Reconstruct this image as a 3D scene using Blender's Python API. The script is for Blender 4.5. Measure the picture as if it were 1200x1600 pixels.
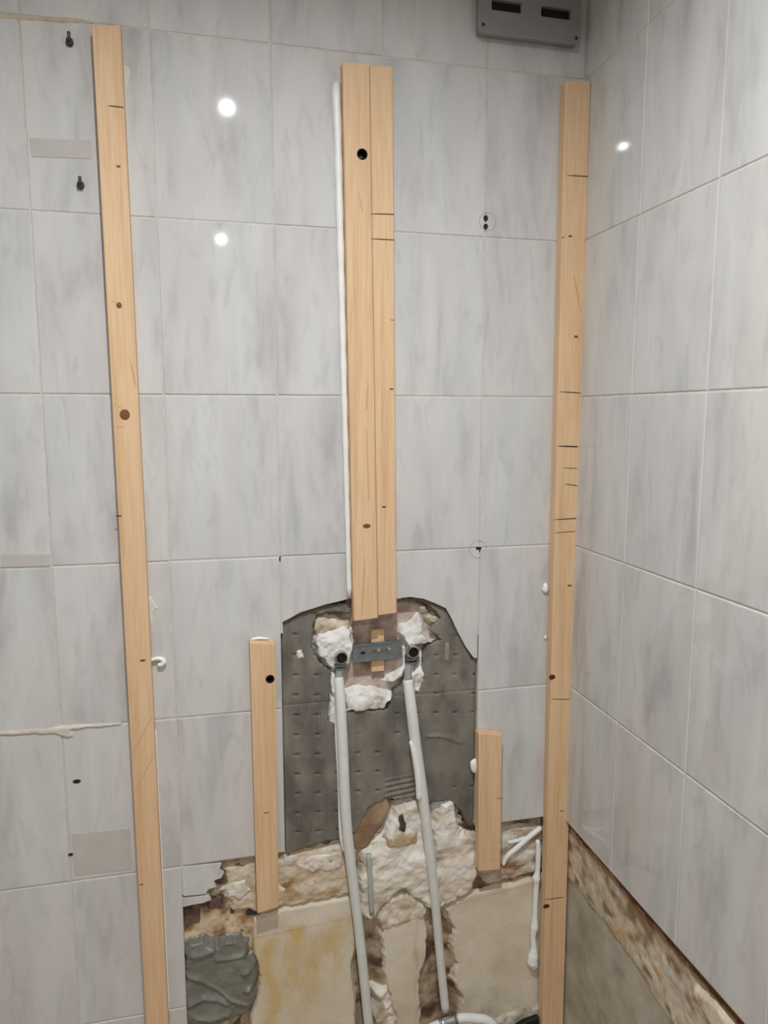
import bpy, bmesh, math, random
import numpy as np
from mathutils import Vector, Matrix

for o in list(bpy.data.objects):
    bpy.data.objects.remove(o)
S = bpy.context.scene
COL = S.collection

# ------------------------------------------------------------------ camera, light, exposure
CAM = np.array([-0.7192, -1.3682, 1.4650])
YAW, PITCH, FPX = 0.232521, -0.131764, 1145.16
FWD = np.array([math.sin(YAW) * math.cos(PITCH), math.cos(YAW) * math.cos(PITCH), math.sin(PITCH)])
RGT = np.array([math.cos(YAW), -math.sin(YAW), 0.0])
UPV = np.cross(RGT, FWD)
cam_d = bpy.data.cameras.new('camera')
cam = bpy.data.objects.new('camera', cam_d)
COL.objects.link(cam)
cam.matrix_world = Matrix(((RGT[0], UPV[0], -FWD[0], CAM[0]), (RGT[1], UPV[1], -FWD[1], CAM[1]),
                           (RGT[2], UPV[2], -FWD[2], CAM[2]), (0, 0, 0, 1)))
cam_d.sensor_fit = 'VERTICAL'
cam_d.sensor_height = 24.0
cam_d.lens = 24.0 * FPX / 1600.0
cam_d.clip_start = 0.02
S.camera = cam

world = bpy.data.worlds.new('room_air')
S.world = world
world.use_nodes = True
world.node_tree.nodes['Background'].inputs[0].default_value = (0.9, 0.95, 1.0, 1)
world.node_tree.nodes['Background'].inputs[1].default_value = 0.02

S.view_settings.view_transform = 'Standard'
S.view_settings.look = 'None'
S.view_settings.gamma = 1.0
S.view_settings.use_curve_mapping = False
S.view_settings.exposure = -0.13

ROOM_L, ROOM_F, ROOM_H = -1.95, -3.60, 2.36          # left wall x, wall behind the camera y, ceiling z
LAMPS = [(-0.640, -0.94, 2.345, 18.5), (-0.64, -2.60, 2.345, 19.0)]
for (lx, ly, lz, lw) in LAMPS:
    ld = bpy.data.lights.new('downlight_lamp', 'AREA')
    ld.shape = 'DISK'
    ld.size = 0.022
    ld.spread = math.radians(165)
    ld.energy = lw
    ld.color = (0.945, 0.975, 1.0)
    lo = bpy.data.objects.new('downlight_lamp', ld)
    lo.location = (lx, ly, lz)
    COL.objects.link(lo)

# ------------------------------------------------------------------ helpers
def W(px, py, y=0.0):
    """point on the vertical plane at distance y from the tiled face that shows at photo pixel px, py"""
    v = FWD + RGT * (px - 600) / FPX + UPV * (800 - py) / FPX
    t = (y - CAM[1]) / v[1]
    return CAM + t * v

def XZ(pts, y=0.0):
    return [(float(W(a, b, y)[0]), float(W(a, b, y)[2])) for a, b in pts]

def srgb(r, g, b):
    f = lambda c: (c / 255 / 12.92) if c / 255 <= 0.04045 else ((c / 255 + 0.055) / 1.055) ** 2.4
    return (f(r), f(g), f(b))

def mat(name, col=(0.5, 0.5, 0.5), rough=0.5, metal=0.0, spec=0.5):
    m = bpy.data.materials.new(name)
    m.use_nodes = True
    p = m.node_tree.nodes['Principled BSDF']
    p.inputs['Base Color'].default_value = (*col, 1)
    p.inputs['Roughness'].default_value = rough
    p.inputs['Metallic'].default_value = metal
    p.inputs['Specular IOR Level'].default_value = spec
    return m, m.node_tree.nodes, m.node_tree.links, p

def noise_var(m, nodes, links, p, col, amount=0.12, scale=60, bump=0.0, bscale=200, bdist=0.001, space='Object'):
    tc = nodes.new('ShaderNodeTexCoord')
    n = nodes.new('ShaderNodeTexNoise')
    n.inputs['Scale'].default_value = scale
    n.inputs['Detail'].default_value = 5
    links.new(tc.outputs[space], n.inputs['Vector'])
    r = nodes.new('ShaderNodeValToRGB')
    r.color_ramp.elements[0].position = 0.3
    r.color_ramp.elements[1].position = 0.7
    r.color_ramp.elements[0].color = (*[c * (1 - amount) for c in col], 1)
    r.color_ramp.elements[1].color = (*[min(1, c * (1 + amount)) for c in col], 1)
    links.new(n.outputs['Fac'], r.inputs['Fac'])
    links.new(r.outputs['Color'], p.inputs['Base Color'])
    if bump:
        nb = nodes.new('ShaderNodeTexNoise')
        nb.inputs['Scale'].default_value = bscale
        nb.inputs['Detail'].default_value = 4
        links.new(tc.outputs[space], nb.inputs['Vector'])
        b = nodes.new('ShaderNodeBump')
        b.inputs['Strength'].default_value = bump
        b.inputs['Distance'].default_value = bdist
        links.new(nb.outputs['Fac'], b.inputs['Height'])
        links.new(b.outputs['Normal'], p.inputs['Normal'])

def simple(name, col, rough=0.5, metal=0.0, amount=0.1, scale=60, bump=0.0, bscale=200, bdist=0.001, spec=0.5):
    m, n, l, p = mat(name, col, rough, metal, spec)
    noise_var(m, n, l, p, col, amount, scale, bump, bscale, bdist)
    return m

def mesh(name, verts, faces, material=None, smooth=False):
    me = bpy.data.meshes.new(name)
    me.from_pydata([tuple(map(float, v)) for v in verts], [], [tuple(map(int, f)) for f in faces])
    me.update()
    if material:
        me.materials.append(material)
    if smooth:
        me.polygons.foreach_set('use_smooth', [True] * len(me.polygons))
    return me

def wloc(o):
    v = Vector(o.location)
    while o.parent:
        o = o.parent
        v = v + Vector(o.location)
    return v

def link(o, parent=None):
    COL.objects.link(o)
    if parent:
        o.parent = parent
    return o

def obj(name, verts, faces, material, parent=None, origin=None, smooth=False):
    """mesh given in room coordinates; its origin is moved to `origin` (default: bottom centre)"""
    V = np.asarray(verts, dtype=float)
    if origin is None:
        origin = ((V[:, 0].min() + V[:, 0].max()) / 2, (V[:, 1].min() + V[:, 1].max()) / 2, V[:, 2].min())
    origin = np.array(origin, float)
    o = bpy.data.objects.new(name, mesh(name, V - origin, faces, material, smooth))
    base = np.array(wloc(parent)) if parent else np.zeros(3)
    o.location = origin - base
    return link(o, parent)

def empty(name, loc):
    o = bpy.data.objects.new(name, None)
    o.empty_display_size = 0.05
    o.location = loc
    return link(o)

def tag(o, label=None, cat=None, group=None, kind=None):
    for k, v in (('label', label), ('category', cat), ('group', group), ('kind', kind)):
        if v:
            o[k] = v
    return o

def box_vf(x0, x1, y0, y1, z0, z1):
    v = [(x0, y0, z0), (x1, y0, z0), (x1, y1, z0), (x0, y1, z0), (x0, y0, z1), (x1, y0, z1), (x1, y1, z1), (x0, y1, z1)]
    f = [(0, 3, 2, 1), (4, 5, 6, 7), (0, 1, 5, 4), (1, 2, 6, 5), (2, 3, 7, 6), (3, 0, 4, 7)]
    return v, f

def bevelled(verts, faces, w, seg=1, only=None):
    bm = bmesh.new()
    vs = [bm.verts.new(v) for v in verts]
    for f in faces:
        bm.faces.new([vs[i] for i in f])
    bmesh.ops.recalc_face_normals(bm, faces=bm.faces)
    ed = [e for e in bm.edges if only is None or only(e)]
    bmesh.ops.bevel(bm, geom=ed, offset=w, segments=seg, profile=0.5, affect='EDGES', clamp_overlap=True)
    bm.verts.ensure_lookup_table()
    bm.verts.index_update()
    v = [tuple(a.co) for a in bm.verts]
    f = [[a.index for a in fc.verts] for fc in bm.faces]
    bm.free()
    return v, f

def prism_xz(poly, y0, y1):
    """polygon of (x, z) extruded from y0 (front, towards the room) to y1"""
    a = sum(poly[i][0] * poly[(i + 1) % len(poly)][1] - poly[(i + 1) % len(poly)][0] * poly[i][1] for i in range(len(poly)))
    if a < 0:
        poly = poly[::-1]
    n = len(poly)
    v = [(x, y0, z) for x, z in poly] + [(x, y1, z) for x, z in poly]
    f = [list(range(n)), list(range(2 * n - 1, n - 1, -1))]
    for i in range(n):
        j = (i + 1) % n
        f.append([j, i, n + i, n + j])
    return v, f

def lathe_y(cx, cz, prof, n=20, sx=1.0, sz=1.0):
    """profile [(radius, y)] revolved round an axis along y"""
    v, f = [], []
    for r, y in prof:
        for k in range(n):
            a = 2 * math.pi * k / n
            v.append((cx + sx * r * math.cos(a), y, cz + sz * r * math.sin(a)))
    for i in range(len(prof) - 1):
        for k in range(n):
            j = (k + 1) % n
            f.append([i * n + k, i * n + j, (i + 1) * n + j, (i + 1) * n + k])
    f.append([len(prof) * n - n + k for k in range(n)])
    return v, f

def spline(pts, n):
    P = np.array(pts, float)
    m = len(P)
    out = []
    for i in range(m - 1):
        p0, p1, p2, p3 = P[max(i - 1, 0)], P[i], P[i + 1], P[min(i + 2, m - 1)]
        for k in range(n):
            t = k / n
            out.append(0.5 * ((2 * p1) + (p2 - p0) * t + (2 * p0 - 5 * p1 + 4 * p2 - p3) * t * t + (3 * p1 - p0 - 3 * p2 + p3) * t ** 3))
    out.append(P[-1])
    return np.array(out)

def tube(pts, rad, n=14, rads=None, cap=True):
    P = np.array(pts, float)
    v, f = [], []
    prev = None
    for i in range(len(P)):
        t = P[min(i + 1, len(P) - 1)] - P[max(i - 1, 0)]
        t /= np.linalg.norm(t)
        if prev is None:
            a = np.array([0, 1.0, 0]) if abs(t[1]) < 0.9 else np.array([1.0, 0, 0])
        else:
            a = prev
        u = a - t * (a @ t)
        u /= np.linalg.norm(u)
        prev = u
        w = np.cross(t, u)
        r = rads[i] if rads is not None else rad
        for k in range(n):
            q = 2 * math.pi * k / n
            v.append(P[i] + r * (math.cos(q) * u + math.sin(q) * w))
    for i in range(len(P) - 1):
        for k in range(n):
            j = (k + 1) % n
            f.append([i * n + k, i * n + j, (i + 1) * n + j, (i + 1) * n + k])
    if cap:
        f.append(list(range(n - 1, -1, -1)))
        f.append([len(P) * n - n + k for k in range(n)])
    return v, f

def cut_hole(o, cx, cz, r, y0, y1, n=20):
    """drill a round hole through o along y (room coordinates)"""
    cv, cf = lathe_y(cx, cz, [(r, y0), (r, y1)], n)
    cf.append(list(range(n - 1, -1, -1)))
    bm = bmesh.new()
    vs = [bm.verts.new(q) for q in cv]
    for fc in cf:
        bm.faces.new([vs[i] for i in fc])
    bmesh.ops.recalc_face_normals(bm, faces=bm.faces)
    me = bpy.data.meshes.new('drill')
    bm.to_mesh(me)
    bm.free()
    c = bpy.data.objects.new('drill', me)
    COL.objects.link(c)
    md = o.modifiers.new('b', 'BOOLEAN')
    md.object = c
    md.operation = 'DIFFERENCE'
    md.solver = 'EXACT'
    bpy.context.view_layer.update()
    dg = bpy.context.evaluated_depsgraph_get()
    nm = bpy.data.meshes.new_from_object(o.evaluated_get(dg))
    o.modifiers.clear()
    o.data = nm
    bpy.data.objects.remove(c)

# smooth value noise in numpy
def vnoise(x, z, seed):
    rng = np.random.RandomState(seed)
    T = rng.rand(256, 256)
    xi, zi = np.floor(x).astype(int), np.floor(z).astype(int)
    fx, fz = x - xi, z - zi
    fx, fz = fx * fx * (3 - 2 * fx), fz * fz * (3 - 2 * fz)
    g = lambda a, b: T[a % 256, b % 256]
    return (g(xi, zi) * (1 - fx) + g(xi + 1, zi) * fx) * (1 - fz) + (g(xi, zi + 1) * (1 - fx) + g(xi + 1, zi + 1) * fx) * fz

def fbm(x, z, freq, seed, octv=4):
    s, a, t = 0, 1, 0
    for i in range(octv):
        s = s + a * vnoise(x * freq * 2 ** i + 17.3 * i, z * freq * 2 ** i + 9.1 * i, seed + i)
        t += a
        a *= 0.55
    return s / t

def inside(poly, X, Z):
    r = np.zeros(X.shape, bool)
    n = len(poly)
    for i in range(n):
        x0, z0 = poly[i]
        x1, z1 = poly[(i + 1) % n]
        c = ((z0 > Z) != (z1 > Z))
        if z1 != z0:
            r ^= c & (X < (x1 - x0) * (Z - z0) / (z1 - z0) + x0)
    return r

def edist(poly, X, Z, closed=True):
    d = np.full(X.shape, 9.0)
    n = len(poly)
    for i in range(n if closed else n - 1):
        x0, z0 = poly[i]
        x1, z1 = poly[(i + 1) % n]
        dx, dz = x1 - x0, z1 - z0
        t = np.clip(((X - x0) * dx + (Z - z0) * dz) / (dx * dx + dz * dz + 1e-12), 0, 1)
        d = np.minimum(d, np.hypot(X - x0 - t * dx, Z - z0 - t * dz))
    return d

def sstep(a, b, t):
    t = np.clip((t - a) / (b - a), 0, 1)
    return t * t * (3 - 2 * t)

def lerp(a, b, t):
    return a + (b - a) * t[..., None]

def palette(t, stops):
    """stops: [(pos, sRGB)] -> linear rgb arrays"""
    out = np.zeros(t.shape + (3,))
    pos = [s[0] for s in stops]
    cs = np.array([srgb(*s[1]) for s in stops])
    for k in range(3):
        out[..., k] = np.interp(t, pos, cs[:, k])
    return out

def field(name, X, Z, Yf, mask, material, parent=None, colour=None, axis='y', origin=None):
    """height field over a grid; mask picks the vertices that stay. axis='x': the sheet lies in a plane of constant x, X holds room y"""
    q = mask[:-1, :-1] & mask[1:, :-1] & mask[1:, 1:] & mask[:-1, 1:]
    idx = -np.ones(X.shape, int)
    use = np.zeros(X.shape, bool)
    for s in ((slice(None, -1), slice(None, -1)), (slice(1, None), slice(None, -1)), (slice(1, None), slice(1, None)), (slice(None, -1), slice(1, None))):
        use[s] |= q
    idx[use] = np.arange(use.sum())
    if axis == 'y':
        V = np.stack([X[use], Yf[use], Z[use]], 1)
        F = np.stack([idx[:-1, :-1][q], idx[1:, :-1][q], idx[1:, 1:][q], idx[:-1, 1:][q]], 1)
    else:
        V = np.stack([Yf[use], X[use], Z[use]], 1)
        F = np.stack([idx[:-1, :-1][q], idx[:-1, 1:][q], idx[1:, 1:][q], idx[1:, :-1][q]], 1)
    if origin is None:
        origin = np.array([(V[:, 0].min() + V[:, 0].max()) / 2, V[:, 1].max() if axis == 'y' else V[:, 1].mean(), V[:, 2].min()])
    base = np.array(wloc(parent)) if parent else np.zeros(3)
    me = bpy.data.meshes.new(name)
    me.vertices.add(len(V))
    me.vertices.foreach_set('co', (V - origin).ravel())
    me.loops.add(F.size)
    me.loops.foreach_set('vertex_index', F.ravel())
    me.polygons.add(len(F))
    me.polygons.foreach_set('loop_start', np.arange(0, F.size, 4))
    me.polygons.foreach_set('use_smooth', np.ones(len(F), bool))
    me.update(calc_edges=True)
    me.validate()
    me.materials.append(material)
    if colour is not None:
        c = np.ones((len(V), 4), np.float32)
        c[:, :3] = colour[use]
        a = me.color_attributes.new('Tint', 'FLOAT_COLOR', 'POINT')
        a.data.foreach_set('color', c.ravel())
    o = bpy.data.objects.new(name, me)
    o.location = origin - base
    return link(o, parent)

def patch(name, poly_px, y0, thick, edge, stops, seed, parent=None, step=0.0025, amp=0.002, freq=60, wob=0.006, wfreq=70,
          material=None, extra=None, cstretch=(1, 1), cfreq=40, plane=None, tint=None, dome=1.0, sink=0.010, octv=4):
    """lump or skim of plaster with a ragged outline: sits on plane y0 and stands proud by `thick`"""
    poly = XZ(poly_px, y0 - thick * 0.6 if plane is None else plane)
    xs, zs = [p[0] for p in poly], [p[1] for p in poly]
    gx = np.arange(min(xs) - 0.018, max(xs) + 0.018, step)
    gz = np.arange(min(zs) - 0.018, max(zs) + 0.018, step)
    X, Z = np.meshgrid(gx, gz, indexing='ij')
    wx = X + wob * 2 * (fbm(X, Z, wfreq, seed + 50, 3) - 0.5)
    wz = Z + wob * 2 * (fbm(X, Z, wfreq, seed + 60, 3) - 0.5)
    m = inside(poly, wx, wz)
    d = edist(poly, wx, wz)
    ds = np.where(m, d, -d)
    m = ds > -0.0075
    h = thick * sstep(0, edge, ds) ** dome + amp * 2 * (fbm(X, Z, freq, seed, octv) - 0.5) * sstep(0, edge, ds) - sink * sstep(0, 0.006, -ds)
    if extra is not None:
        h = h + extra(X, Z) * sstep(0, edge, ds)
    t = fbm(X * cstretch[0], Z * cstretch[1], cfreq, seed + 20, 5)
    t = np.clip((t - 0.5) * 1.9 + 0.5, 0, 1)
    C = palette(t, stops)
    if tint is not None:
        C = tint(X, Z, C)
    return field(name, X, Z, y0 - h, m, material or M['masonry'], parent, C)

# ------------------------------------------------------------------ materials
M = {}
def tile_material():
    m, n, l, p = mat('glazed_marbled_tile', (0.6, 0.6, 0.6), 0.035, 0.0, 0.5)
    tc = n.new('ShaderNodeTexCoord')
    oi = n.new('ShaderNodeObjectInfo')
    off = n.new('ShaderNodeVectorMath'); off.operation = 'SCALE'
    comb = n.new('ShaderNodeCombineXYZ')
    for i in range(3):
        l.new(oi.outputs['Random'], comb.inputs[i])
    l.new(comb.outputs[0], off.inputs[0]); off.inputs['Scale'].default_value = 37.0
    add = n.new('ShaderNodeVectorMath'); add.operation = 'ADD'
    l.new(tc.outputs['Object'], add.inputs[0]); l.new(off.outputs[0], add.inputs[1])
    mp = n.new('ShaderNodeMapping')
    mp.inputs['Rotation'].default_value = (0, math.radians(14), 0)
    mp.inputs['Scale'].default_value = (17, 1, 4.2)
    l.new(add.outputs[0], mp.inputs['Vector'])
    n1 = n.new('ShaderNodeTexNoise'); n1.inputs['Scale'].default_value = 1.0; n1.inputs['Detail'].default_value = 4; n1.inputs['Roughness'].default_value = 0.5; n1.inputs['Distortion'].default_value = 0.5
    l.new(mp.outputs[0], n1.inputs['Vector'])
    mp2 = n.new('ShaderNodeMapping'); mp2.inputs['Scale'].default_value = (42, 1, 12); mp2.inputs['Rotation'].default_value = (0, math.radians(20), 0)
    l.new(add.outputs[0], mp2.inputs['Vector'])
    n2 = n.new('ShaderNodeTexNoise'); n2.inputs['Scale'].default_value = 1.0; n2.inputs['Detail'].default_value = 3; n2.inputs['Distortion'].default_value = 0.8
    l.new(mp2.outputs[0], n2.inputs['Vector'])
    r = n.new('ShaderNodeValToRGB')
    e = r.color_ramp.elements
    e[0].position = 0.26; e[0].color = (*srgb(184, 184, 183), 1)
    e[1].position = 0.62; e[1].color = (*srgb(213, 212, 210), 1)
    k = e.new(0.43); k.color = (*srgb(205, 204, 203), 1)
    l.new(n1.outputs['Fac'], r.inputs['Fac'])
    r2 = n.new('ShaderNodeValToRGB')
    r2.color_ramp.elements[0].position = 0.28; r2.color_ramp.elements[0].color = (0.86, 0.865, 0.865, 1)
    r2.color_ramp.elements[1].position = 0.46; r2.color_ramp.elements[1].color = (1, 1, 1, 1)
    l.new(n2.outputs['Fac'], r2.inputs['Fac'])
    mx = n.new('ShaderNodeMixRGB'); mx.blend_type = 'MULTIPLY'; mx.inputs[0].default_value = 0.75
    l.new(r.outputs[0], mx.inputs[1]); l.new(r2.outputs[0], mx.inputs[2])
    mp3 = n.new('ShaderNodeMapping'); mp3.inputs['Scale'].default_value = (16, 1, 2.0)
    l.new(add.outputs[0], mp3.inputs['Vector'])
    n3 = n.new('ShaderNodeTexNoise'); n3.inputs['Scale'].default_value = 1.0; n3.inputs['Detail'].default_value = 1
    l.new(mp3.outputs[0], n3.inputs['Vector'])
    r3 = n.new('ShaderNodeValToRGB')
    r3.color_ramp.elements[0].position = 0.4; r3.color_ramp.elements[0].color = (1.0, 0.972, 0.962, 1)
    r3.color_ramp.elements[1].position = 0.6; r3.color_ramp.elements[1].color = (0.99, 1.0, 0.985, 1)
    l.new(n3.outputs['Fac'], r3.inputs['Fac'])
    mx2 = n.new('ShaderNodeMixRGB'); mx2.blend_type = 'MULTIPLY'; mx2.inputs[0].default_value = 1.0
    l.new(mx.outputs[0], mx2.inputs[1]); l.new(r3.outputs[0], mx2.inputs[2])
    l.new(mx2.outputs[0], p.inputs['Base Color'])
    nb = n.new('ShaderNodeTexNoise'); nb.inputs['Scale'].default_value = 5; nb.inputs['Detail'].default_value = 1
    l.new(add.outputs[0], nb.inputs['Vector'])
    b = n.new('ShaderNodeBump'); b.inputs['Strength'].default_value = 0.12; b.inputs['Distance'].default_value = 0.002
    l.new(nb.outputs['Fac'], b.inputs['Height']); l.new(b.outputs['Normal'], p.inputs['Normal'])
    return m
M['tile'] = tile_material()
M['grout'] = simple('pale_grout', srgb(208, 203, 195), 0.85, amount=0.1, scale=90, bump=0.3)

def masonry_material(name, rough, bump):
    m, n, l, p = mat(name, (0.5, 0.5, 0.5), rough)
    at = n.new('ShaderNodeAttribute'); at.attribute_name = 'Tint'
    tc = n.new('ShaderNodeTexCoord')
    ns = n.new('ShaderNodeTexNoise'); ns.inputs['Scale'].default_value = 260; ns.inputs['Detail'].default_value = 4
    l.new(tc.outputs['Object'], ns.inputs['Vector'])
    r = n.new('ShaderNodeValToRGB')
    r.color_ramp.elements[0].position = 0.3; r.color_ramp.elements[0].color = (0.82, 0.81, 0.80, 1)
    r.color_ramp.elements[1].position = 0.62; r.color_ramp.elements[1].color = (1, 1, 1, 1)
    l.new(ns.outputs['Fac'], r.inputs['Fac'])
    mx = n.new('ShaderNodeMixRGB'); mx.blend_type = 'MULTIPLY'; mx.inputs[0].default_value = 0.6
    l.new(at.outputs['Color'], mx.inputs[1]); l.new(r.outputs[0], mx.inputs[2])
    l.new(mx.outputs[0], p.inputs['Base Color'])
    b = n.new('ShaderNodeBump'); b.inputs['Strength'].default_value = bump; b.inputs['Distance'].default_value = 0.0012
    l.new(ns.outputs['Fac'], b.inputs['Height']); l.new(b.outputs['Normal'], p.inputs['Normal'])
    return m
M['masonry'] = masonry_material('rough_masonry', 0.92, 0.6)
M['skim'] = masonry_material('smooth_plaster', 0.85, 0.15)
M['mortar'] = masonry_material('wet_grey_mortar', 0.30, 0.10)

def adhesive_material():
    m, n, l, p = mat('grey_tile_adhesive', (0.1, 0.1, 0.1), 0.75)
    at = n.new('ShaderNodeAttribute'); at.attribute_name = 'Tint'
    tc = n.new('ShaderNodeTexCoord')
    w1 = n.new('ShaderNodeTexWave'); w1.wave_type = 'BANDS'; w1.bands_direction = 'X'
    w1.inputs['Scale'].default_value = 75; w1.inputs['Distortion'].default_value = 0.4
    w2 = n.new('ShaderNodeTexWave'); w2.wave_type = 'BANDS'; w2.bands_direction = 'Z'
    w2.inputs['Scale'].default_value = 75; w2.inputs['Distortion'].default_value = 0.4
    l.new(tc.outputs['Object'], w1.inputs['Vector']); l.new(tc.outputs['Object'], w2.inputs['Vector'])
    ad = n.new('ShaderNodeMath'); ad.operation = 'MULTIPLY_ADD'; ad.inputs[1].default_value = 0.6
    l.new(w2.outputs['Fac'], ad.inputs[0]); l.new(w1.outputs['Fac'], ad.inputs[2])
    r = n.new('ShaderNodeValToRGB')
    r.color_ramp.elements[0].position = 0.2; r.color_ramp.elements[0].color = (0.80, 0.80, 0.80, 1)
    r.color_ramp.elements[1].position = 0.9; r.color_ramp.elements[1].color = (1.12, 1.12, 1.12, 1)
    l.new(ad.outputs[0], r.inputs['Fac'])
    mx = n.new('ShaderNodeMixRGB'); mx.blend_type = 'MULTIPLY'; mx.inputs[0].default_value = 1.0
    l.new(at.outputs['Color'], mx.inputs[1]); l.new(r.outputs[0], mx.inputs[2])
    l.new(mx.outputs[0], p.inputs['Base Color'])
    b = n.new('ShaderNodeBump'); b.inputs['Strength'].default_value = 0.5; b.inputs['Distance'].default_value = 0.0008
    l.new(ad.outputs[0], b.inputs['Height']); l.new(b.outputs['Normal'], p.inputs['Normal'])
    return m
M['adhesive'] = adhesive_material()

def wood_material(name, light, dark, streak):
    m, n, l, p = mat(name, light, 0.62)
    tc = n.new('ShaderNodeTexCoord')
    oi = n.new('ShaderNodeObjectInfo')
    sc = n.new('ShaderNodeMath'); sc.operation = 'MULTIPLY'; sc.inputs[1].default_value = 20
    l.new(oi.outputs['Random'], sc.inputs[0])
    cb = n.new('ShaderNodeCombineXYZ')
    l.new(sc.outputs[0], cb.inputs[0]); l.new(sc.outputs[0], cb.inputs[2])
    ad = n.new('ShaderNodeVectorMath'); ad.operation = 'ADD'
    l.new(tc.outputs['Object'], ad.inputs[0]); l.new(cb.outputs[0], ad.inputs[1])
    mp = n.new('ShaderNodeMapping'); mp.inputs['Scale'].default_value = (1, 1, 0.05)
    l.new(ad.outputs[0], mp.inputs['Vector'])
    wv = n.new('ShaderNodeTexNoise'); wv.inputs['Scale'].default_value = 190; wv.inputs['Detail'].default_value = 3; wv.inputs['Distortion'].default_value = 0.6
    l.new(mp.outputs[0], wv.inputs['Vector'])
    r = n.new('ShaderNodeValToRGB')
    r.color_ramp.elements[0].position = 0.3; r.color_ramp.elements[0].color = (*dark, 1)
    r.color_ramp.elements[1].position = 0.6; r.color_ramp.elements[1].color = (*light, 1)
    l.new(wv.outputs['Fac'], r.inputs['Fac'])
    mp2 = n.new('ShaderNodeMapping'); mp2.inputs['Scale'].default_value = (60, 60, 2.2)
    l.new(ad.outputs[0], mp2.inputs['Vector'])
    n2 = n.new('ShaderNodeTexNoise'); n2.inputs['Scale'].default_value = 1.0; n2.inputs['Detail'].default_value = 2
    l.new(mp2.outputs[0], n2.inputs['Vector'])
    r2 = n.new('ShaderNodeValToRGB')
    r2.color_ramp.elements[0].position = 0.32; r2.color_ramp.elements[0].color = (*streak, 1)
    r2.color_ramp.elements[1].position = 0.5; r2.color_ramp.elements[1].color = (1, 1, 1, 1)
    l.new(n2.outputs['Fac'], r2.inputs['Fac'])
    mx = n.new('ShaderNodeMixRGB'); mx.blend_type = 'MULTIPLY'; mx.inputs[0].default_value = 0.7
    l.new(r.outputs[0], mx.inputs[1]); l.new(r2.outputs[0], mx.inputs[2])
    l.new(mx.outputs[0], p.inputs['Base Color'])
    b = n.new('ShaderNodeBump'); b.inputs['Strength'].default_value = 0.15; b.inputs['Distance'].default_value = 0.0006
    l.new(wv.outputs['Fac'], b.inputs['Height']); l.new(b.outputs['Normal'], p.inputs['Normal'])
    return m
M['pine'] = wood_material('sawn_pine', srgb(228, 194, 154), srgb(218, 180, 138), (0.90, 0.82, 0.73))
M['knot'] = simple('pine_knot', srgb(122, 72, 40), 0.6, amount=0.3, scale=300)
M['knot_dark'] = simple('dark_pine_knot', srgb(78, 36, 22), 0.6, amount=0.4, scale=300)
M['pencil'] = simple('pencil_line', srgb(70, 52, 40), 0.7, amount=0.2, scale=300)
M['grain'] = simple('resin_streak', srgb(206, 162, 116), 0.6, amount=0.1, scale=200)
M['sealant'] = simple('white_sealant', srgb(243, 243, 239), 0.4, amount=0.03, scale=60, bump=0.15, bscale=120, bdist=0.001)
M['white_pl'] = simple('white_plastic', srgb(235, 236, 234), 0.3, amount=0.03)
M['pipe'] = simple('grey_white_pipe', srgb(224, 225, 220), 0.5, amount=0.05, scale=40)
M['pipe_pale'] = simple('pale_green_tube', srgb(176, 184, 174), 0.5, amount=0.06)
M['steel'] = simple('galvanised_steel', srgb(140, 148, 150), 0.42, 0.75, amount=0.15, scale=120)
M['chrome'] = simple('brass_chrome', srgb(200, 200, 196), 0.2, 0.95, amount=0.05)
M['dark_metal'] = simple('dark_metal', srgb(72, 74, 76), 0.4, 0.6, amount=0.2, scale=200)
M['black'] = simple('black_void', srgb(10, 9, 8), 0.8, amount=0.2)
M['socket_dark'] = simple('dark_socket', srgb(24, 24, 20), 0.6, amount=0.2)
M['panel_grey'] = simple('grey_plastic', srgb(142, 141, 139), 0.38, amount=0.04, scale=30)
M['ceil'] = simple('ceiling_paint', srgb(232, 232, 232), 0.85, amount=0.03, scale=20)
M['paint'] = simple('wall_paint', srgb(216, 215, 213), 0.7, amount=0.03, scale=8)
M['concrete'] = simple('floor_concrete', srgb(158, 136, 112), 0.9, amount=0.2, scale=14, bump=0.4, bscale=80)
M['brick'] = simple('red_brick', srgb(168, 122, 92), 0.92, amount=0.3, scale=90, bump=0.7, bscale=180)
M['brick_dark'] = simple('dark_brick', srgb(108, 84, 72), 0.92, amount=0.35, scale=90, bump=0.7, bscale=180)
M['rust'] = simple('rusty_adhesive', srgb(104, 66, 40), 0.9, amount=0.45, scale=70, bump=0.7, bscale=150)
M['residue'] = simple('beige_residue', srgb(196, 186, 170), 0.6, amount=0.1, scale=40)
M['residue_dark'] = simple('grey_beige_residue', srgb(196, 191, 185), 0.08, amount=0.06, scale=25)
M['ring'] = simple('faint_ring_mark', srgb(168, 160, 152), 0.6, amount=0.1, scale=100)
M['grime'] = simple('brown_grime', srgb(110, 92, 76), 0.8, amount=0.3, scale=60)
M['lump_black'] = simple('plain_black', srgb(16, 16, 17), 0.45, amount=0.2)
M['lamp_glass'] = simple('lamp_trim', srgb(226, 226, 224), 0.3, amount=0.02)

# ------------------------------------------------------------------ the room
def slab(name, x0, x1, y0, y1, z0, z1, m, label):
    v, f = box_vf(x0, x1, y0, y1, z0, z1)
    o = obj(name, v, f, m, origin=((x0 + x1) / 2, (y0 + y1) / 2, z0))
    return tag(o, label, 'wall' if 'wall' in name else name, kind='structure')

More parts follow.
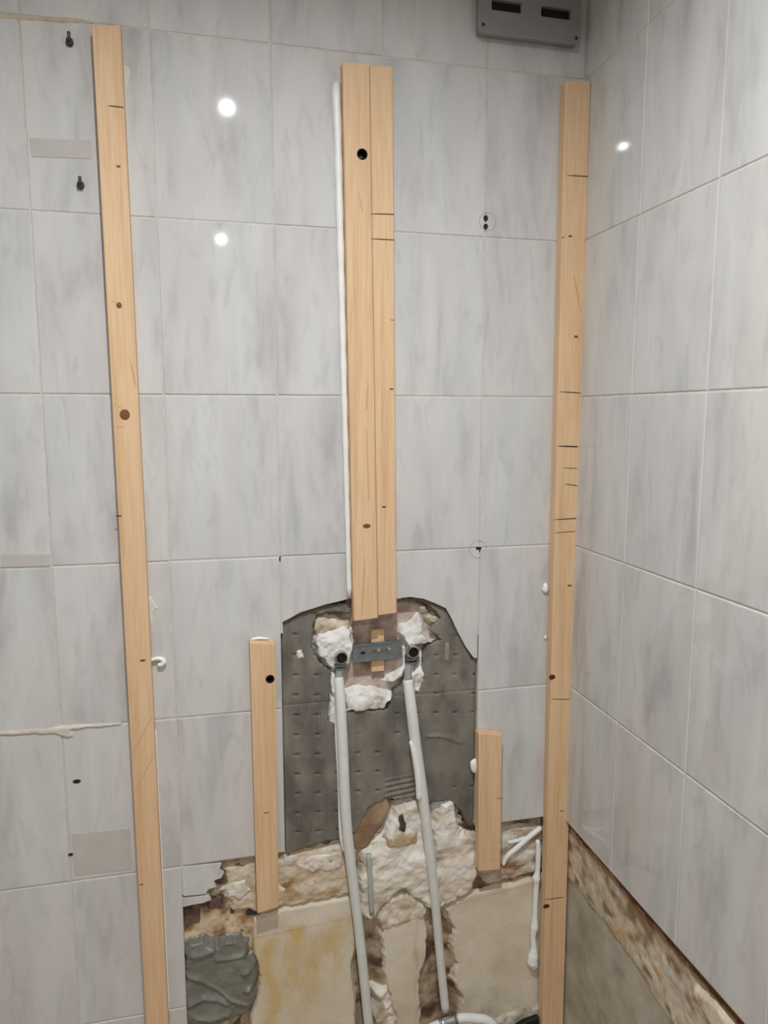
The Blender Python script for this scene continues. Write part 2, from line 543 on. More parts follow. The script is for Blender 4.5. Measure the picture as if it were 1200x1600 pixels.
floor = slab('floor', ROOM_L, 0.06, ROOM_F, 0.10, -0.06, 0.0, M['concrete'], 'bare brown concrete floor under the stripped wall')  # unseen floor, coloured warm for the light it bounces up the walls
ceiling = slab('ceiling', ROOM_L, 0.06, ROOM_F, 0.10, ROOM_H, ROOM_H + 0.05, M['ceil'], 'white painted bathroom ceiling')
wall_left = slab('wall_left', ROOM_L - 0.06, ROOM_L, ROOM_F, 0.10, 0.0, ROOM_H, M['paint'], 'plain pale wall opposite the tiled right wall')
wall_front = slab('wall_front', ROOM_L, 0.06, ROOM_F - 0.06, ROOM_F, 0.0, ROOM_H, M['paint'], 'plain pale wall facing the tiled wall with battens')

JX = [-1.997, -1.797, -1.597, -1.397, -1.197, -0.997, -0.797, -0.597, -0.397, -0.197, 0.0]
JZ = [0.0, 0.3, 0.6, 0.9, 1.2, 1.5, 1.8, 2.1, 2.36]
GAP, TT = 0.0022, 0.008

# back wall: the bedding that carries the tiles, with the stripped field left open
wall_back = empty('wall_back', (-0.95, 0.06, 0.0))
tag(wall_back, 'tiled bathroom wall with battens, broken open around the water pipes', 'wall', kind='structure')
def bed(x0, x1, z0, z1, y0=0.0016, y1=0.06):
    v, f = box_vf(x0, x1, y0, y1, z0, z1)
    return obj('grout_bed', v, f, M['grout'], wall_back)
bed(ROOM_L, -0.798, 0.0, 0.6)
bed(ROOM_L, -0.598, 0.6, 1.2)
bed(-0.196, 0.03, 0.601, 1.2)
bed(ROOM_L, 0.03, 1.2, ROOM_H)

tile_cache = {}
def tile_mesh(w, h):
    k = (round(w, 4), round(h, 4))
    if k not in tile_cache:
        v, f = box_vf(GAP / 2, w - GAP / 2, 0.0, TT, GAP / 2, h - GAP / 2)
        front = lambda e: all(abs(q.co.y) < 1e-6 for q in e.verts)
        v, f = bevelled(v, f, 0.0021, 3, front)
        me = mesh('tile', v, f, M['tile'])
        tile_cache[k] = me
    return tile_cache[k]

rng = random.Random(4)
back_tiles = {}
for r in range(len(JZ) - 1):
    for c in range(len(JX) - 1):
        if r <= 1 and c >= 6:
            continue
        if r == 2 and c in (7, 8):
            continue
        if r == 3 and c in (7, 8):
            continue
        x0, x1 = max(JX[c], ROOM_L), JX[c + 1]
        o = bpy.data.objects.new('tile', tile_mesh(x1 - x0, JZ[r + 1] - JZ[r]))
        o.location = np.array((x0, rng.uniform(-0.0003, 0.0003), JZ[r])) - np.array(wloc(wall_back))
        o.rotation_euler = (rng.uniform(-.002, .002), 0, rng.uniform(-.002, .002))
        link(o, wall_back)
        back_tiles[(r, c)] = o

def cut_tile(poly, parent=wall_back, bev=0.0012):
    v, f = prism_xz(poly, 0.0, TT)
    v, f = bevelled(v, f, bev, 2, lambda e: all(abs(q.co.y) < 1e-6 for q in e.verts))
    return obj('tile', v, f, M['tile'], parent, origin=(min(p[0] for p in poly), 0, min(p[1] for p in poly)))

g2 = GAP / 2
arcA = XZ([(440, 973), (452, 967), (470, 957), (490, 951), (508, 945), (530, 940), (545, 936), (570, 933), (592, 931)])
cut_tile([(-0.597 + g2, 1.2 - g2), (-0.597 + g2, arcA[0][1])] + arcA[1:] + [(-0.397 - g2, arcA[-1][1]), (-0.397 - g2, 1.2 - g2)])
arcB = XZ([(594, 931), (620, 936), (640, 933), (662, 936), (680, 943), (697, 951), (706, 967), (716, 989), (728, 1011), (740, 1028)])
cut_tile([(-0.397 + g2, 1.2 - g2), (-0.397 + g2, arcB[0][1])] + arcB[1:] + [(-0.197 - g2, arcB[-1][1] - 0.002), (-0.197 - g2, 1.2 - g2)])
brk = XZ([(284, 1359), (346, 1349), (343, 1360), (350, 1364), (346, 1372), (334, 1376), (338, 1386), (325, 1390), (322, 1397), (300, 1399), (284, 1401)])
brk[0] = (-0.797 + g2, 0.6 - g2)
brk[-1] = (-0.797 + g2, brk[-1][1])
cut_tile(brk, bev=0.0004)
cut_tile(XZ([(284, 1404), (305, 1402), (326, 1399), (330, 1406), (318, 1411), (300, 1414), (284, 1418)]), bev=0.0004)
for gx0, gx1, gz0, gz1 in ((-0.6, -0.594, 1.05, 1.2), (-0.40, -0.394, 1.10, 1.2), (-0.2, -0.194, 1.02, 1.2), (-0.6, -0.194, 1.19, 1.2), (-0.8, -0.794, 0.54, 0.6)):
    bed(gx0, gx1, gz0, gz1, 0.0018, 0.012)

# right wall
wall_right = empty('wall_right', (0.06, -0.9, 0.0))
tag(wall_right, 'marbled tile wall meeting the batten wall, stripped to cement along its foot', 'wall', kind='structure')
v, f = box_vf(0.0016, 0.06, ROOM_F, 0.06, 0.6, ROOM_H)
obj('grout_bed', v, f, M['grout'], wall_right)
JY = [0.0] + [-0.2085 - 0.2 * k for k in range(17)]
for r in range(2, len(JZ) - 1):
    for c in range(len(JY) - 1):
        y1, y0 = JY[c], max(JY[c + 1], ROOM_F)
        if y1 - y0 < 0.01:
            continue
        o = bpy.data.objects.new('tile', tile_mesh(y1 - y0, JZ[r + 1] - JZ[r]))
        o.location = np.array((rng.uniform(-0.0002, 0.0002), y1, JZ[r])) - np.array(wloc(wall_right))
        o.rotation_euler = (0, rng.uniform(-.0015, .0015), -math.pi / 2 + rng.uniform(-.0015, .0015))
        link(o, wall_right)
# stripped foot of the right wall: cement below, ragged adhesive band above
gy = np.arange(ROOM_F, 0.055, 0.006); gz = np.arange(0.0, 0.602, 0.005)
Y, Z = np.meshgrid(gy, gz, indexing='ij')
edge = 0.465 + 0.03 * (fbm(Y, Z, 9, 91, 3) - 0.5) - 0.035 * sstep(-0.2, -0.6, Y)
band = sstep(-0.006, 0.008, Z - edge)
hgt = band * (0.003 + 0.007 * (fbm(Y, Z, 55, 92, 4) - 0.4)) + 0.003 * (fbm(Y, Z, 30, 94, 4) - 0.5)
Cc = palette(np.clip(fbm(Y, Z, 22, 95, 5) * 1.8 - 0.4, 0, 1), [(0, (162, 155, 138)), (0.5, (184, 177, 160)), (1, (200, 194, 178))])
Cb = palette(np.clip((fbm(Y, Z * 1.4, 34, 96, 5) - 0.5) * 2.6 + 0.5, 0, 1),
             [(0, (140, 118, 94)), (0.18, (178, 150, 116)), (0.36, (200, 182, 154)), (0.52, (216, 208, 190)), (0.68, (190, 178, 158)), (0.85, (222, 214, 196)), (1, (206, 170, 122))])
top = sstep(0.545, 0.598, Z + 0.02 * (fbm(Y, Z, 30, 97, 3) - 0.5))
Ct = np.zeros_like(Cb); Ct[:] = srgb(140, 98, 62)
Cb = lerp(Cb, Ct, top * 0.75)
C = lerp(Cc, Cb, band)
field('stripped_cement', Y, Z, 0.015 - hgt, np.ones(Y.shape, bool), M['masonry'], wall_right, C, axis='x')
gy = np.arange(-1.9, -0.003, 0.006); gz = np.arange(0.578, 0.6031, 0.003)
Y, Z = np.meshgrid(gy, gz, indexing='ij')
low = 0.594 - 0.014 * fbm(Y, Y * 0, 40, 98, 3) - 0.006 * sstep(-0.1, -0.5, Y)
field('rust_stained_edge', Y, Z, 0.0055 + 0.003 * fbm(Y, Z, 90, 99, 3), Z > low, M['rust'], wall_right, axis='x')
gy = np.arange(-0.62, -0.40, 0.0025); gz = np.arange(0.50, 0.594, 0.0025)
Y, Z = np.meshgrid(gy, gz, indexing='ij')
rad = np.hypot((Y + 0.515) / 0.075, (Z - 0.552) / 0.026) + 0.5 * (fbm(Y, Z, 40, 601, 3) - 0.5)
field('plaster_lump', Y, Z, 0.014 - 0.010 * (1 - sstep(0.6, 1.0, rad)) + 0.004 * (fbm(Y, Z, 60, 603, 3) - 0.5), rad < 1.05, M['masonry'], wall_right,
      palette(fbm(Y, Z, 40, 605, 3), [(0, (206, 192, 164)), (1, (232, 222, 198))]), axis='x')
v, f = box_vf(0.018, 0.06, ROOM_F, 0.06, 0.0, 0.6)
obj('wall_core', v, f, M['concrete'], wall_right)

# ------------------------------------------------------------------ stripped part of the back wall
# raw wall behind everything: brick and mortar, deepest layer
gx = np.arange(-0.80, 0.02, 0.0034); gz = np.arange(0.0, 0.605, 0.0034)
X, Z = np.meshgrid(gx, gz, indexing='ij')
hh = 0.009 * (fbm(X, Z, 26, 11, 4) - 0.5) + 0.005 * (fbm(X, Z, 110, 13, 3) - 0.5)
C = palette(np.clip((fbm(X, Z * 1.5, 24, 15, 5) - 0.5) * 2.4 + 0.5, 0, 1),
            [(0, (92, 72, 58)), (0.3, (134, 112, 92)), (0.5, (160, 142, 120)), (0.7, (176, 158, 134)), (1, (196, 176, 150))])
# chased pipe channels run deeper and darker (bare mortar)
chan = XZ([(573, 1430), (566, 1500), (573, 1560), (585, 1680)], 0.03)
chan2 = XZ([(676, 1405), (683, 1470), (688, 1540), (694, 1680)], 0.03)
dch = np.minimum(edist(chan, X, Z, False), edist(chan2, X, Z, False))
hh = hh - 0.012 * (1 - sstep(0.012, 0.035, dch))
field('raw_masonry', X, Z, 0.024 - hh, np.ones(X.shape, bool), M['masonry'], wall_back, C)
v, f = box_vf(-0.80, 0.03, 0.045, 0.06, 0.0, 1.2)
obj('wall_core', v, f, M['concrete'], wall_back)

# adhesive bed bared where two tiles came off
bedpoly = [(-0.5965, 0.60 - 0.012)] + XZ([(470, 1326), (500, 1318), (530, 1312), (556, 1300), (575, 1262), (602, 1250), (640, 1246), (668, 1256), (700, 1250), (722, 1270), (730, 1288)], 0.009) + \
          [(-0.1975, 0.61)] + [(-0.1975, 1.06)] + XZ([(742, 1020), (720, 980), (700, 940), (660, 925), (545, 925), (440, 960)], 0.009) + [(-0.5965, 1.06)]
hole = XZ([(488, 988), (494, 962), (520, 955), (545, 958), (556, 940), (600, 935), (640, 937), (668, 945), (690, 965), (672, 984), (690, 1000), (668, 1010), (660, 1024), (662, 1060), (655, 1084),
           (636, 1064), (618, 1080), (606, 1108), (560, 1112), (541, 1112), (525, 1133), (512, 1126), (515, 1085), (518, 1050), (500, 1036), (488, 1012)], 0.009)
gx = np.arange(-0.5985, -0.195, 0.0018); gz = np.arange(0.57, 1.10, 0.0018)
X, Z = np.meshgrid(gx, gz, indexing='ij')
wob = lambda s: 0.006 * (fbm(X, Z, 80, s, 3) - 0.5)
inb = inside(bedpoly, X, Z + np.where(Z < 0.7, wob(31) * 1.5, 0))
inh = inside(hole, X + wob(32), Z + wob(33))
mask = inb & ~inh & (X > -0.597) & (X < -0.197)
h = 0.0012 * (fbm(X, Z, 35, 34, 4) - 0.5)
px_ = (X + 0.570) / 0.041; pz_ = (Z - 0.62 + 0.08 * (X + 0.4)) / 0.041
fx_, fz_ = (px_ - np.round(px_)) * 0.041, (pz_ - np.round(pz_)) * 0.041
smear = sstep(0.48, 0.62, fbm(X * 1.6, Z, 14, 36, 3)) * sstep(-0.50, -0.44, X)
pit = np.exp(-((fx_ / 0.0052) ** 2 + (fz_ / 0.0024) ** 2)) * (1 - smear)
h = h - 0.0045 * pit
rx = sstep(-0.395, -0.385, X) * (1 - sstep(-0.33, -0.325, X)) * sstep(0.63, 0.65, Z) * (1 - sstep(0.715, 0.735, Z))
h = h + rx * 0.0018 * np.sin(2 * math.pi * (Z - 0.1 * X) / 0.0115)
h = h + 0.003 * np.exp(-(edist(XZ([(668, 1150), (690, 1150), (720, 1160), (700, 1150)], 0.009), X, Z, False) / 0.004) ** 2)
h = h - 0.0015 * np.exp(-((Z - 0.897 + 0.01 * X) / 0.0018) ** 2)
t = np.clip((fbm(X * 2.0, Z, 16, 38, 4) - 0.5) * 2.0 + 0.5, 0, 1)
C = palette(t, [(0, (98, 93, 85)), (0.5, (118, 113, 104)), (1, (136, 130, 117))])
sw = np.exp(-((X + 0.42) / 0.018) ** 2) * sstep(0.66, 0.72, Z) * (1 - sstep(0.86, 0.9, Z)) + \
     0.8 * np.exp(-((X + 0.265 + 0.15 * (Z - 0.78)) / 0.02) ** 2) * sstep(0.66, 0.72, Z) * (1 - sstep(0.84, 0.9, Z))
Cs = np.zeros_like(C); Cs[:] = srgb(126, 121, 108)
C = lerp(C, Cs, np.clip(sw, 0, 1) * 0.6)
C = lerp(C, C * 0.55, np.clip(pit, 0, 1) * 0.4)
ring_ = mask.copy()
for ax_ in (0, 1):
    for sh_ in (-1, 1):
        ring_ |= np.roll(mask, sh_, ax_)
Yb = np.where(mask, 0.009 - h, 0.030)
mask = ring_ & (X > -0.5972) & (X < -0.1968)
field('tile_adhesive_bed', X, Z, Yb, mask, M['adhesive'], wall_back, C)
# brown grime left at the lip of the broken tiles
lip = XZ([(440, 975), (470, 961), (505, 949), (545, 942), (570, 937)], 0.0085)
for L_, sd in ((lip, 1), (XZ([(622, 939), (650, 936), (680, 945), (698, 955), (712, 985), (738, 1030)], 0.0085), 2)):
    P = spline([(x, 0.0088, z) for x, z in L_], 5)
    rr = np.random.RandomState(sd)
    v, f = tube(P, 0.002, 6, rads=0.0012 + 0.002 * rr.rand(len(P)))
    obj('broken_lip', v, f, M['grime'], wall_back, smooth=True)

# plaster bared inside the valve cavity
patch('cavity_plaster', [(478, 975), (492, 945), (560, 925), (640, 925), (700, 950), (700, 1020), (672, 1100), (600, 1130), (510, 1145), (505, 1050)], 0.034, 0.004, 0.01,
      [(0, (132, 112, 98)), (0.4, (180, 160, 144)), (0.7, (198, 180, 166)), (1, (214, 200, 188))], 201, wall_back, amp=0.006, freq=30, wob=0.004)

BEIGE = [(0, (168, 150, 126)), (0.4, (200, 184, 160)), (0.7, (220, 206, 186)), (1, (234, 224, 208))]
WHITE = [(0, (204, 188, 164)), (0.3, (228, 218, 202)), (0.6, (240, 234, 222)), (1, (247, 244, 237))]
CREAMBRICK = [(0, (150, 112, 80)), (0.2, (196, 166, 128)), (0.4, (212, 194, 164)), (0.6, (226, 216, 200)), (0.8, (208, 182, 146)), (1, (230, 222, 210))]
PANEL = [(0, (212, 199, 174)), (0.5, (223, 211, 188)), (1, (230, 220, 201))]

# band of broken bedding under the last tile row
patch('broken_bedding', [(340, 1352), (392, 1340), (442, 1330), (480, 1326), (535, 1314), (560, 1320), (556, 1398), (500, 1408), (440, 1420), (404, 1426), (360, 1422), (352, 1395), (330, 1400), (350, 1376)],
      0.024, 0.011, 0.010, CREAMBRICK, 211, wall_back, amp=0.005, freq=34, cstretch=(0.6, 1.5), cfreq=34)
patch('broken_bedding', [(785, 1292), (852, 1282), (885, 1278), (885, 1372), (845, 1360), (800, 1376), (760, 1385), (742, 1360), (745, 1292)],
      0.024, 0.009, 0.010, [(0, (150, 112, 80)), (0.35, (190, 170, 146)), (0.7, (212, 200, 184)), (1, (226, 220, 210))], 213, wall_back, amp=0.006, freq=55, cstretch=(0.5, 1.8), cfreq=36)
# rubble under the broken corner tile
patch('broken_bedding', [(284, 1416), (330, 1402), (360, 1400), (400, 1408), (402, 1450), (396, 1475), (380, 1600), (330, 1640), (284, 1640)], 0.026, 0.006, 0.012,
      [(0, (84, 66, 54)), (0.3, (150, 118, 88)), (0.55, (212, 184, 144)), (0.8, (220, 202, 174)), (1, (180, 162, 142))], 215, wall_back, amp=0.007, freq=30, cfreq=30)

# skim-coat fields
def ochre(X, Z, C):
    s = np.clip((fbm(X * 2.0, Z * 0.7, 13, 71, 4) - 0.38) * 3.2, 0, 1)
    s = s * (1 - sstep(0.425, 0.44, Z - 0.06 * (X + 0.5))) * (0.35 + 0.65 * sstep(0.22, 0.36, Z))
    s = np.maximum(s, 0.9 * np.exp(-((X + 0.632 + 0.01 * np.sin(Z * 40)) / 0.018) ** 2) * (1 - sstep(0.40, 0.42, Z)))
    Co = np.zeros_like(C); Co[:] = srgb(212, 178, 104)
    C = lerp(C, Co, s * 0.8)
    seam = np.exp(-((Z - 0.425 - 0.06 * (X + 0.5)) / 0.0014) ** 2)
    return lerp(C, C * 0.72, seam * 0.7)
pl = patch('plaster_field', [(396, 1436), (420, 1430), (440, 1419), (500, 1408), (556, 1399), (553, 1440), (556, 1480), (549, 1510), (556, 1560), (552, 1760), (395, 1800), (392, 1590), (404, 1545), (404, 1510), (394, 1480)],
           0.024, 0.012, 0.004, PANEL, 221, wall_back, amp=0.0012, freq=14, wob=0.003, material=M['skim'], tint=ochre, cfreq=16)
def seam2(X, Z, C):
    s = np.exp(-((X + 0.322 + 0.003 * np.sin(Z * 60)) / 0.0032) ** 2) * np.clip(fbm(X, Z, 40, 77, 3) * 1.8 - 0.3, 0, 1)
    return lerp(C, C * 0.62, s * 0.7)
patch('plaster_field', [(594, 1446), (620, 1438), (664, 1424), (668, 1450), (666, 1490), (655, 1530), (658, 1590), (650, 1760), (622, 1760), (618, 1590), (600, 1530), (597, 1490)],
      0.024, 0.012, 0.004, PANEL, 223, wall_back, amp=0.0015, freq=14, wob=0.004, material=M['skim'], tint=seam2, cfreq=16)
def seam3(X, Z, C):
    s = np.exp(-((Z - 0.452 - 0.10 * (X + 0.2)) / 0.0013) ** 2) * 0.6 + np.exp(-((Z - 0.422 - 0.12 * (X + 0.2)) / 0.0016) ** 2) * 0.6
    dirt = np.clip(fbm(X, Z, 20, 79, 4) * 2 - 0.7, 0, 1) * (1 - sstep(0.15, 0.24, Z))
    C = lerp(C, C * 0.7, s)
    return lerp(C, C * 0.55, dirt * 0.8)
patch('plaster_field', [(694, 1420), (708, 1408), (740, 1392), (800, 1380), (850, 1364), (888, 1356), (888, 1760), (730, 1760), (716, 1585), (722, 1560), (706, 1530), (712, 1505), (704, 1480), (708, 1450)],
      0.024, 0.012, 0.004, PANEL, 225, wall_back, amp=0.0012, freq=14, wob=0.004, material=M['skim'], tint=seam3, cfreq=16)
patch('mortar_patch', [(546, 1262), (575, 1252), (590, 1240), (606, 1242), (612, 1262), (602, 1282), (590, 1302), (572, 1326), (548, 1330)], 0.024, 0.013, 0.006,
      [(0, (140, 112, 84)), (0.5, (166, 140, 112)), (1, (186, 164, 138))], 227, wall_back, amp=0.003, freq=30, wob=0.003, material=M['skim'], cfreq=18)
# white repair plaster round the pipes
patch('white_plaster', [(560, 1330), (575, 1312), (602, 1300), (612, 1262), (655, 1244), (668, 1262), (672, 1350), (700, 1410), (676, 1424), (668, 1420), (630, 1392), (596, 1424), (578, 1440), (560, 1430), (556, 1380)],
      0.024, 0.018, 0.012, WHITE, 231, wall_back, amp=0.011, freq=24, wob=0.008, octv=4, cstretch=(0.7, 1.3), cfreq=26)
patch('white_plaster', [(672, 1300), (684, 1262), (700, 1246), (714, 1250), (718, 1284), (724, 1300), (750, 1304), (750, 1360), (735, 1395), (705, 1410), (690, 1420), (676, 1410)],
      0.024, 0.017, 0.010, WHITE, 233, wall_back, amp=0.011, freq=26, wob=0.008, octv=4, cstretch=(0.7, 1.3), cfreq=26)
patch('white_plaster', [(600, 1402), (640, 1396), (672, 1418), (664, 1436), (596, 1452), (588, 1440)], 0.024, 0.015, 0.008, BEIGE, 235, wall_back, amp=0.006, freq=40, wob=0.005)
patch('white_plaster', [(455, 1345), (490, 1332), (535, 1326), (545, 1352), (520, 1366), (470, 1364)], 0.018, 0.008, 0.010, WHITE, 237, wall_back, amp=0.005, freq=50)
patch('white_plaster', [(400, 1380), (430, 1378), (455, 1390), (440, 1405), (405, 1408)], 0.018, 0.006, 0.008, WHITE, 239, wall_back, amp=0.004, freq=50)
patch('white_plaster', [(352, 1380), (385, 1370), (398, 1392), (372, 1412), (352, 1402)], 0.018, 0.008, 0.008, WHITE, 240, wall_back, amp=0.005, freq=50)
patch('white_plaster', [(580, 1580), (600, 1560), (625, 1588), (622, 1640), (590, 1660)], 0.024, 0.014, 0.008, BEIGE, 241, wall_back, amp=0.008, freq=50)
patch('white_plaster', [(580, 1545), (605, 1540), (618, 1566), (600, 1580)], 0.026, 0.012, 0.008, WHITE, 242, wall_back, amp=0.008, freq=60)
for k, (pp, th) in enumerate([
        ([(489, 1004), (494, 990), (515, 984), (535, 976), (550, 984), (556, 1006), (550, 1036), (536, 1046), (520, 1050), (508, 1040), (494, 1022)], 0.016),
        ([(487, 985), (492, 962), (508, 960), (530, 968), (550, 966), (548, 984), (520, 988), (492, 998)], 0.009),
        ([(512, 1050), (524, 1046), (532, 1066), (530, 1130), (522, 1136), (510, 1128), (514, 1090)], 0.014),
        ([(622, 992), (626, 978), (645, 972), (656, 958), (664, 972), (662, 990), (676, 998), (690, 1000), (676, 1006), (655, 1008), (635, 1010)], 0.016),
        ([(652, 1012), (662, 1018), (662, 1046), (668, 1060), (656, 1086), (644, 1080), (638, 1050), (648, 1040)], 0.013),
        ([(596, 1066), (612, 1054), (626, 1040), (628, 1012), (636, 1008), (638, 1040), (632, 1056), (616, 1066)], 0.013),
        ([(536, 1082), (560, 1074), (598, 1078), (614, 1084), (604, 1108), (560, 1112), (536, 1114)], 0.017),
        ([(650, 945), (664, 942), (672, 958), (692, 962), (690, 974), (672, 976), (660, 966)], 0.009)]):
    patch('white_plaster', pp, 0.028, th + 0.004, 0.007, [(0, (214, 206, 194)), (0.4, (234, 231, 224)), (1, (245, 244, 240))] if k not in (1, 7) else BEIGE, 251 + 3 * k, wall_back, step=0.0016, amp=0.008, freq=38, wob=0.005, octv=3)
patch('dark_crack', [(624, 1276), (630, 1272), (634, 1290), (632, 1300), (625, 1298)], 0.0035, 0.0022, 0.002, [(0, (70, 62, 54)), (1, (110, 98, 86))], 285, wall_back, step=0.0014, amp=0.001, wob=0.003)
patch('mortar_patch', [(604, 1312), (630, 1306), (652, 1302), (650, 1318), (628, 1324), (606, 1326)], 0.0045, 0.0030, 0.004, [(0, (176, 148, 116)), (1, (206, 182, 152))], 287, wall_back, step=0.0016, amp=0.003, wob=0.004)
# bits on the adhesive bed
patch('white_plaster', [(463, 1018), (470, 1014), (476, 1028), (466, 1030)], 0.0095, 0.003, 0.004, WHITE, 281, wall_back, step=0.0015, amp=0.001, wob=0.002)
patch('white_plaster', [(694, 1004), (702, 1004), (703, 1034), (695, 1032)], 0.0095, 0.0015, 0.003, [(0, (130, 126, 112)), (1, (160, 154, 138))], 283, wall_back, step=0.0015, amp=0.001, wob=0.002)
# old bricks showing through the bedding
def brick(px, w, h, m, y=0.0165, seed=0):
    c = W(px[0], px[1], y)
    rr = random.Random(seed)
    v, f = bevelled(*box_vf(c[0] - w / 2, c[0] + w / 2, y, y + 0.02, c[2] - h / 2, c[2] + h / 2), 0.003, 1)
    v = [(a + rr.uniform(-.002, .002), b + rr.uniform(-.0015, .0015), c_ + rr.uniform(-.002, .002)) for a, b, c_ in v]
    obj('brick', v, f, m, wall_back)
for k, (p, w, h, m, y) in enumerate([((385, 1353), 0.05, 0.014, M['brick'], 0.015), ((440, 1342), 0.035, 0.020, M['brick'], 0.014), ((347, 1377), 0.022, 0.016, M['brick_dark'], 0.014),
                                  ((336, 1412), 0.028, 0.022, M['brick_dark'], 0.017), ((300, 1432), 0.034, 0.034, M['brick_dark'], 0.018), ((395, 1424), 0.03, 0.022, M['dark_metal'], 0.017),
                                  ((520, 1385), 0.05, 0.035, M['brick'], 0.0175), ((822, 1342), 0.055, 0.020, M['brick'], 0.0165),
                                  ((545, 938), 0.012, 0.018, M['brick_dark'], 0.004), ((812, 1302), 0.03, 0.012, M['brick_dark'], 0.018)]):
    brick(p, w, h, m, y, k)

# dab of fresh grey mortar with trowel ridges
mort_poly = [(285, 1480), (296, 1468), (318, 1464), (338, 1476), (352, 1466), (375, 1463), (390, 1474), (388, 1496), (400, 1506), (404, 1526), (398, 1548), (402, 1562), (390, 1582), (362, 1596), (330, 1606), (300, 1604), (285, 1596)]
def ridges(X, Z):
    e = 0
    for pts, a, w in (([(296, 1494), (318, 1490), (335, 1483), (352, 1473), (388, 1468)], 0.007, 0.0042), ([(286, 1524), (315, 1531), (340, 1546), (360, 1562), (390, 1570)], 0.005, 0.0022),
                      ([(288, 1574), (318, 1560), (340, 1562), (358, 1570)], 0.006, 0.003), ([(335, 1500), (360, 1497), (384, 1490)], 0.004, 0.0025), ([(376, 1520), (392, 1516)], 0.007, 0.003), ([(380, 1547), (396, 1543)], 0.007, 0.003), ([(300, 1590), (330, 1592), (360, 1584)], 0.005, 0.003)):
        L = XZ(pts, 0.005)
        zl = np.interp(X, [q[0] for q in L], [q[1] for q in L])
        dz = Z - zl
        ends = sstep(L[0][0] - 0.004, L[0][0] + 0.008, X) * (1 - sstep(L[-1][0] - 0.008, L[-1][0] + 0.004, X))
        e = e + a * ends * np.where(dz > 0, np.exp(-(dz / (w * 2.6)) ** 2), np.exp(-(dz / (w * 0.55)) ** 2))
    return e
mort = patch('mortar_dab', mort_poly, 0.020, 0.018, 0.010, [(0, (116, 116, 107)), (0.5, (124, 123, 114)), (1, (134, 133, 124))], 301, None, step=0.0016, amp=0.006, freq=16, wob=0.004, material=M['mortar'], extra=ridges)
tag(mort, 'dab of smeared dark grey mortar on the stripped wall', 'mortar')

# ------------------------------------------------------------------ residue and marks on the tiles
def film(name, poly, m, th=0.0005, y=-0.0004):
    v, f = prism_xz(poly, y - th, 0.002)
    return obj(name, v, f, m, wall_back)
film('residue_film', XZ([(46, 216), (142, 220), (143, 248), (50, 245)]), M['residue_dark'])
film('residue_film', XZ([(112, 1303), (203, 1294), (205, 1358), (116, 1368)]), M['residue_dark'])
film('residue_film', XZ([(2, 866), (78, 866), (78, 884), (2, 886)]), M['residue_dark'])
patch('adhesive_smear', [(-20, 18), (40, 22), (100, 26), (125, 29), (145, 34), (120, 37), (90, 35), (40, 31), (-20, 27)], 0.0, 0.003, 0.004, [(0, (186, 168, 142)), (1, (214, 202, 182))], 311, wall_back, step=0.002, amp=0.001, wob=0.002)
patch('adhesive_smear', [(-40, 1146), (60, 1138), (110, 1133), (190, 1129), (190, 1134), (112, 1142), (116, 1152), (105, 1155), (85, 1148), (40, 1150), (-40, 1152)], 0.0005, 0.004, 0.004, [(0, (196, 188, 174)), (1, (222, 216, 204))], 313, wall_back, step=0.002, amp=0.001, wob=0.002)
# joint on the foot of the tile field, smeared white
patch('adhesive_smear', [(190, 100), (203, 104), (203, 118), (196, 150), (192, 165)], 0.0002, 0.002, 0.003, [(0, (214, 206, 190)), (1, (228, 222, 208))], 315, wall_back, step=0.0018, amp=0.0006, wob=0.002)

def hole_disc(px, rx, rz):  # raised dark disc standing in for the darkness of a drill hole
    c = W(px[0], px[1])
    v, f = lathe_y(c[0], c[2], [(1.15, -0.0001), (0.95, -0.0010), (0.75, -0.0006), (0.55, -0.0004)], 16, rx, rz)
    obj('plug_hole_disc', v, f, M['socket_dark'], wall_back)
for px, rx, rz in (((120, 1221), 0.0062, 0.0036), ((112, 1335), 0.0060, 0.0026), ((759, 341), 0.0042, 0.0050), ((759, 354), 0.0042, 0.0046), ((748, 857), 0.0056, 0.0026)):
    hole_disc(px, rx, rz)
def ring_mark(px, R, r=0.0005):
    c = W(*px)
    P = [(c[0] + R * math.cos(a), -0.0002, c[2] + R * math.sin(a)) for a in np.linspace(0, 2 * math.pi, 41)]
    v, f = tube(P, r, 5)
    obj('ring_mark', v, f, M['ring'], wall_back)
ring_mark((762, 346), 0.0165)
ring_mark((747, 858), 0.0175)

# ------------------------------------------------------------------ grey panel box high on the wall
bx0, bx1, bz0, bz1, bd = -0.2254, -0.0257, 2.149, 2.330, 0.022
panel = empty('panel_box', ((bx0 + bx1) / 2, 0, bz0))
tag(panel, 'grey plastic panel box with black slots, mounted high beside the corner', 'panel box')
cols = [bx0, -0.2010, -0.1430, -0.1046, -0.0450, bx1]
rows = [bz0, 2.1895, 2.2075, 2.2640, 2.2820, bz1]
v, f = [], []
def addbox(*a):
    bv, bf = box_vf(*a)
    n = len(v)
    v.extend(bv)
    f.extend([[i + n for i in q] for q in bf])
# shell: rim walls, set just behind the cover
addbox(bx0 + .003, bx0 + .007, -bd + .008, -0.0006, bz0 + .003, bz1 - .003)
addbox(bx1 - .007, bx1 - .003, -bd + .008, -0.0006, bz0 + .003, bz1 - .003)
addbox(bx0 + .007, bx1 - .007, -bd + .008, -0.0006, bz0 + .003, bz0 + .007)
addbox(bx0 + .007, bx1 - .007, -bd + .008, -0.0006, bz1 - .007, bz1 - .003)
obj('housing', v, f, M['panel_grey'], panel)
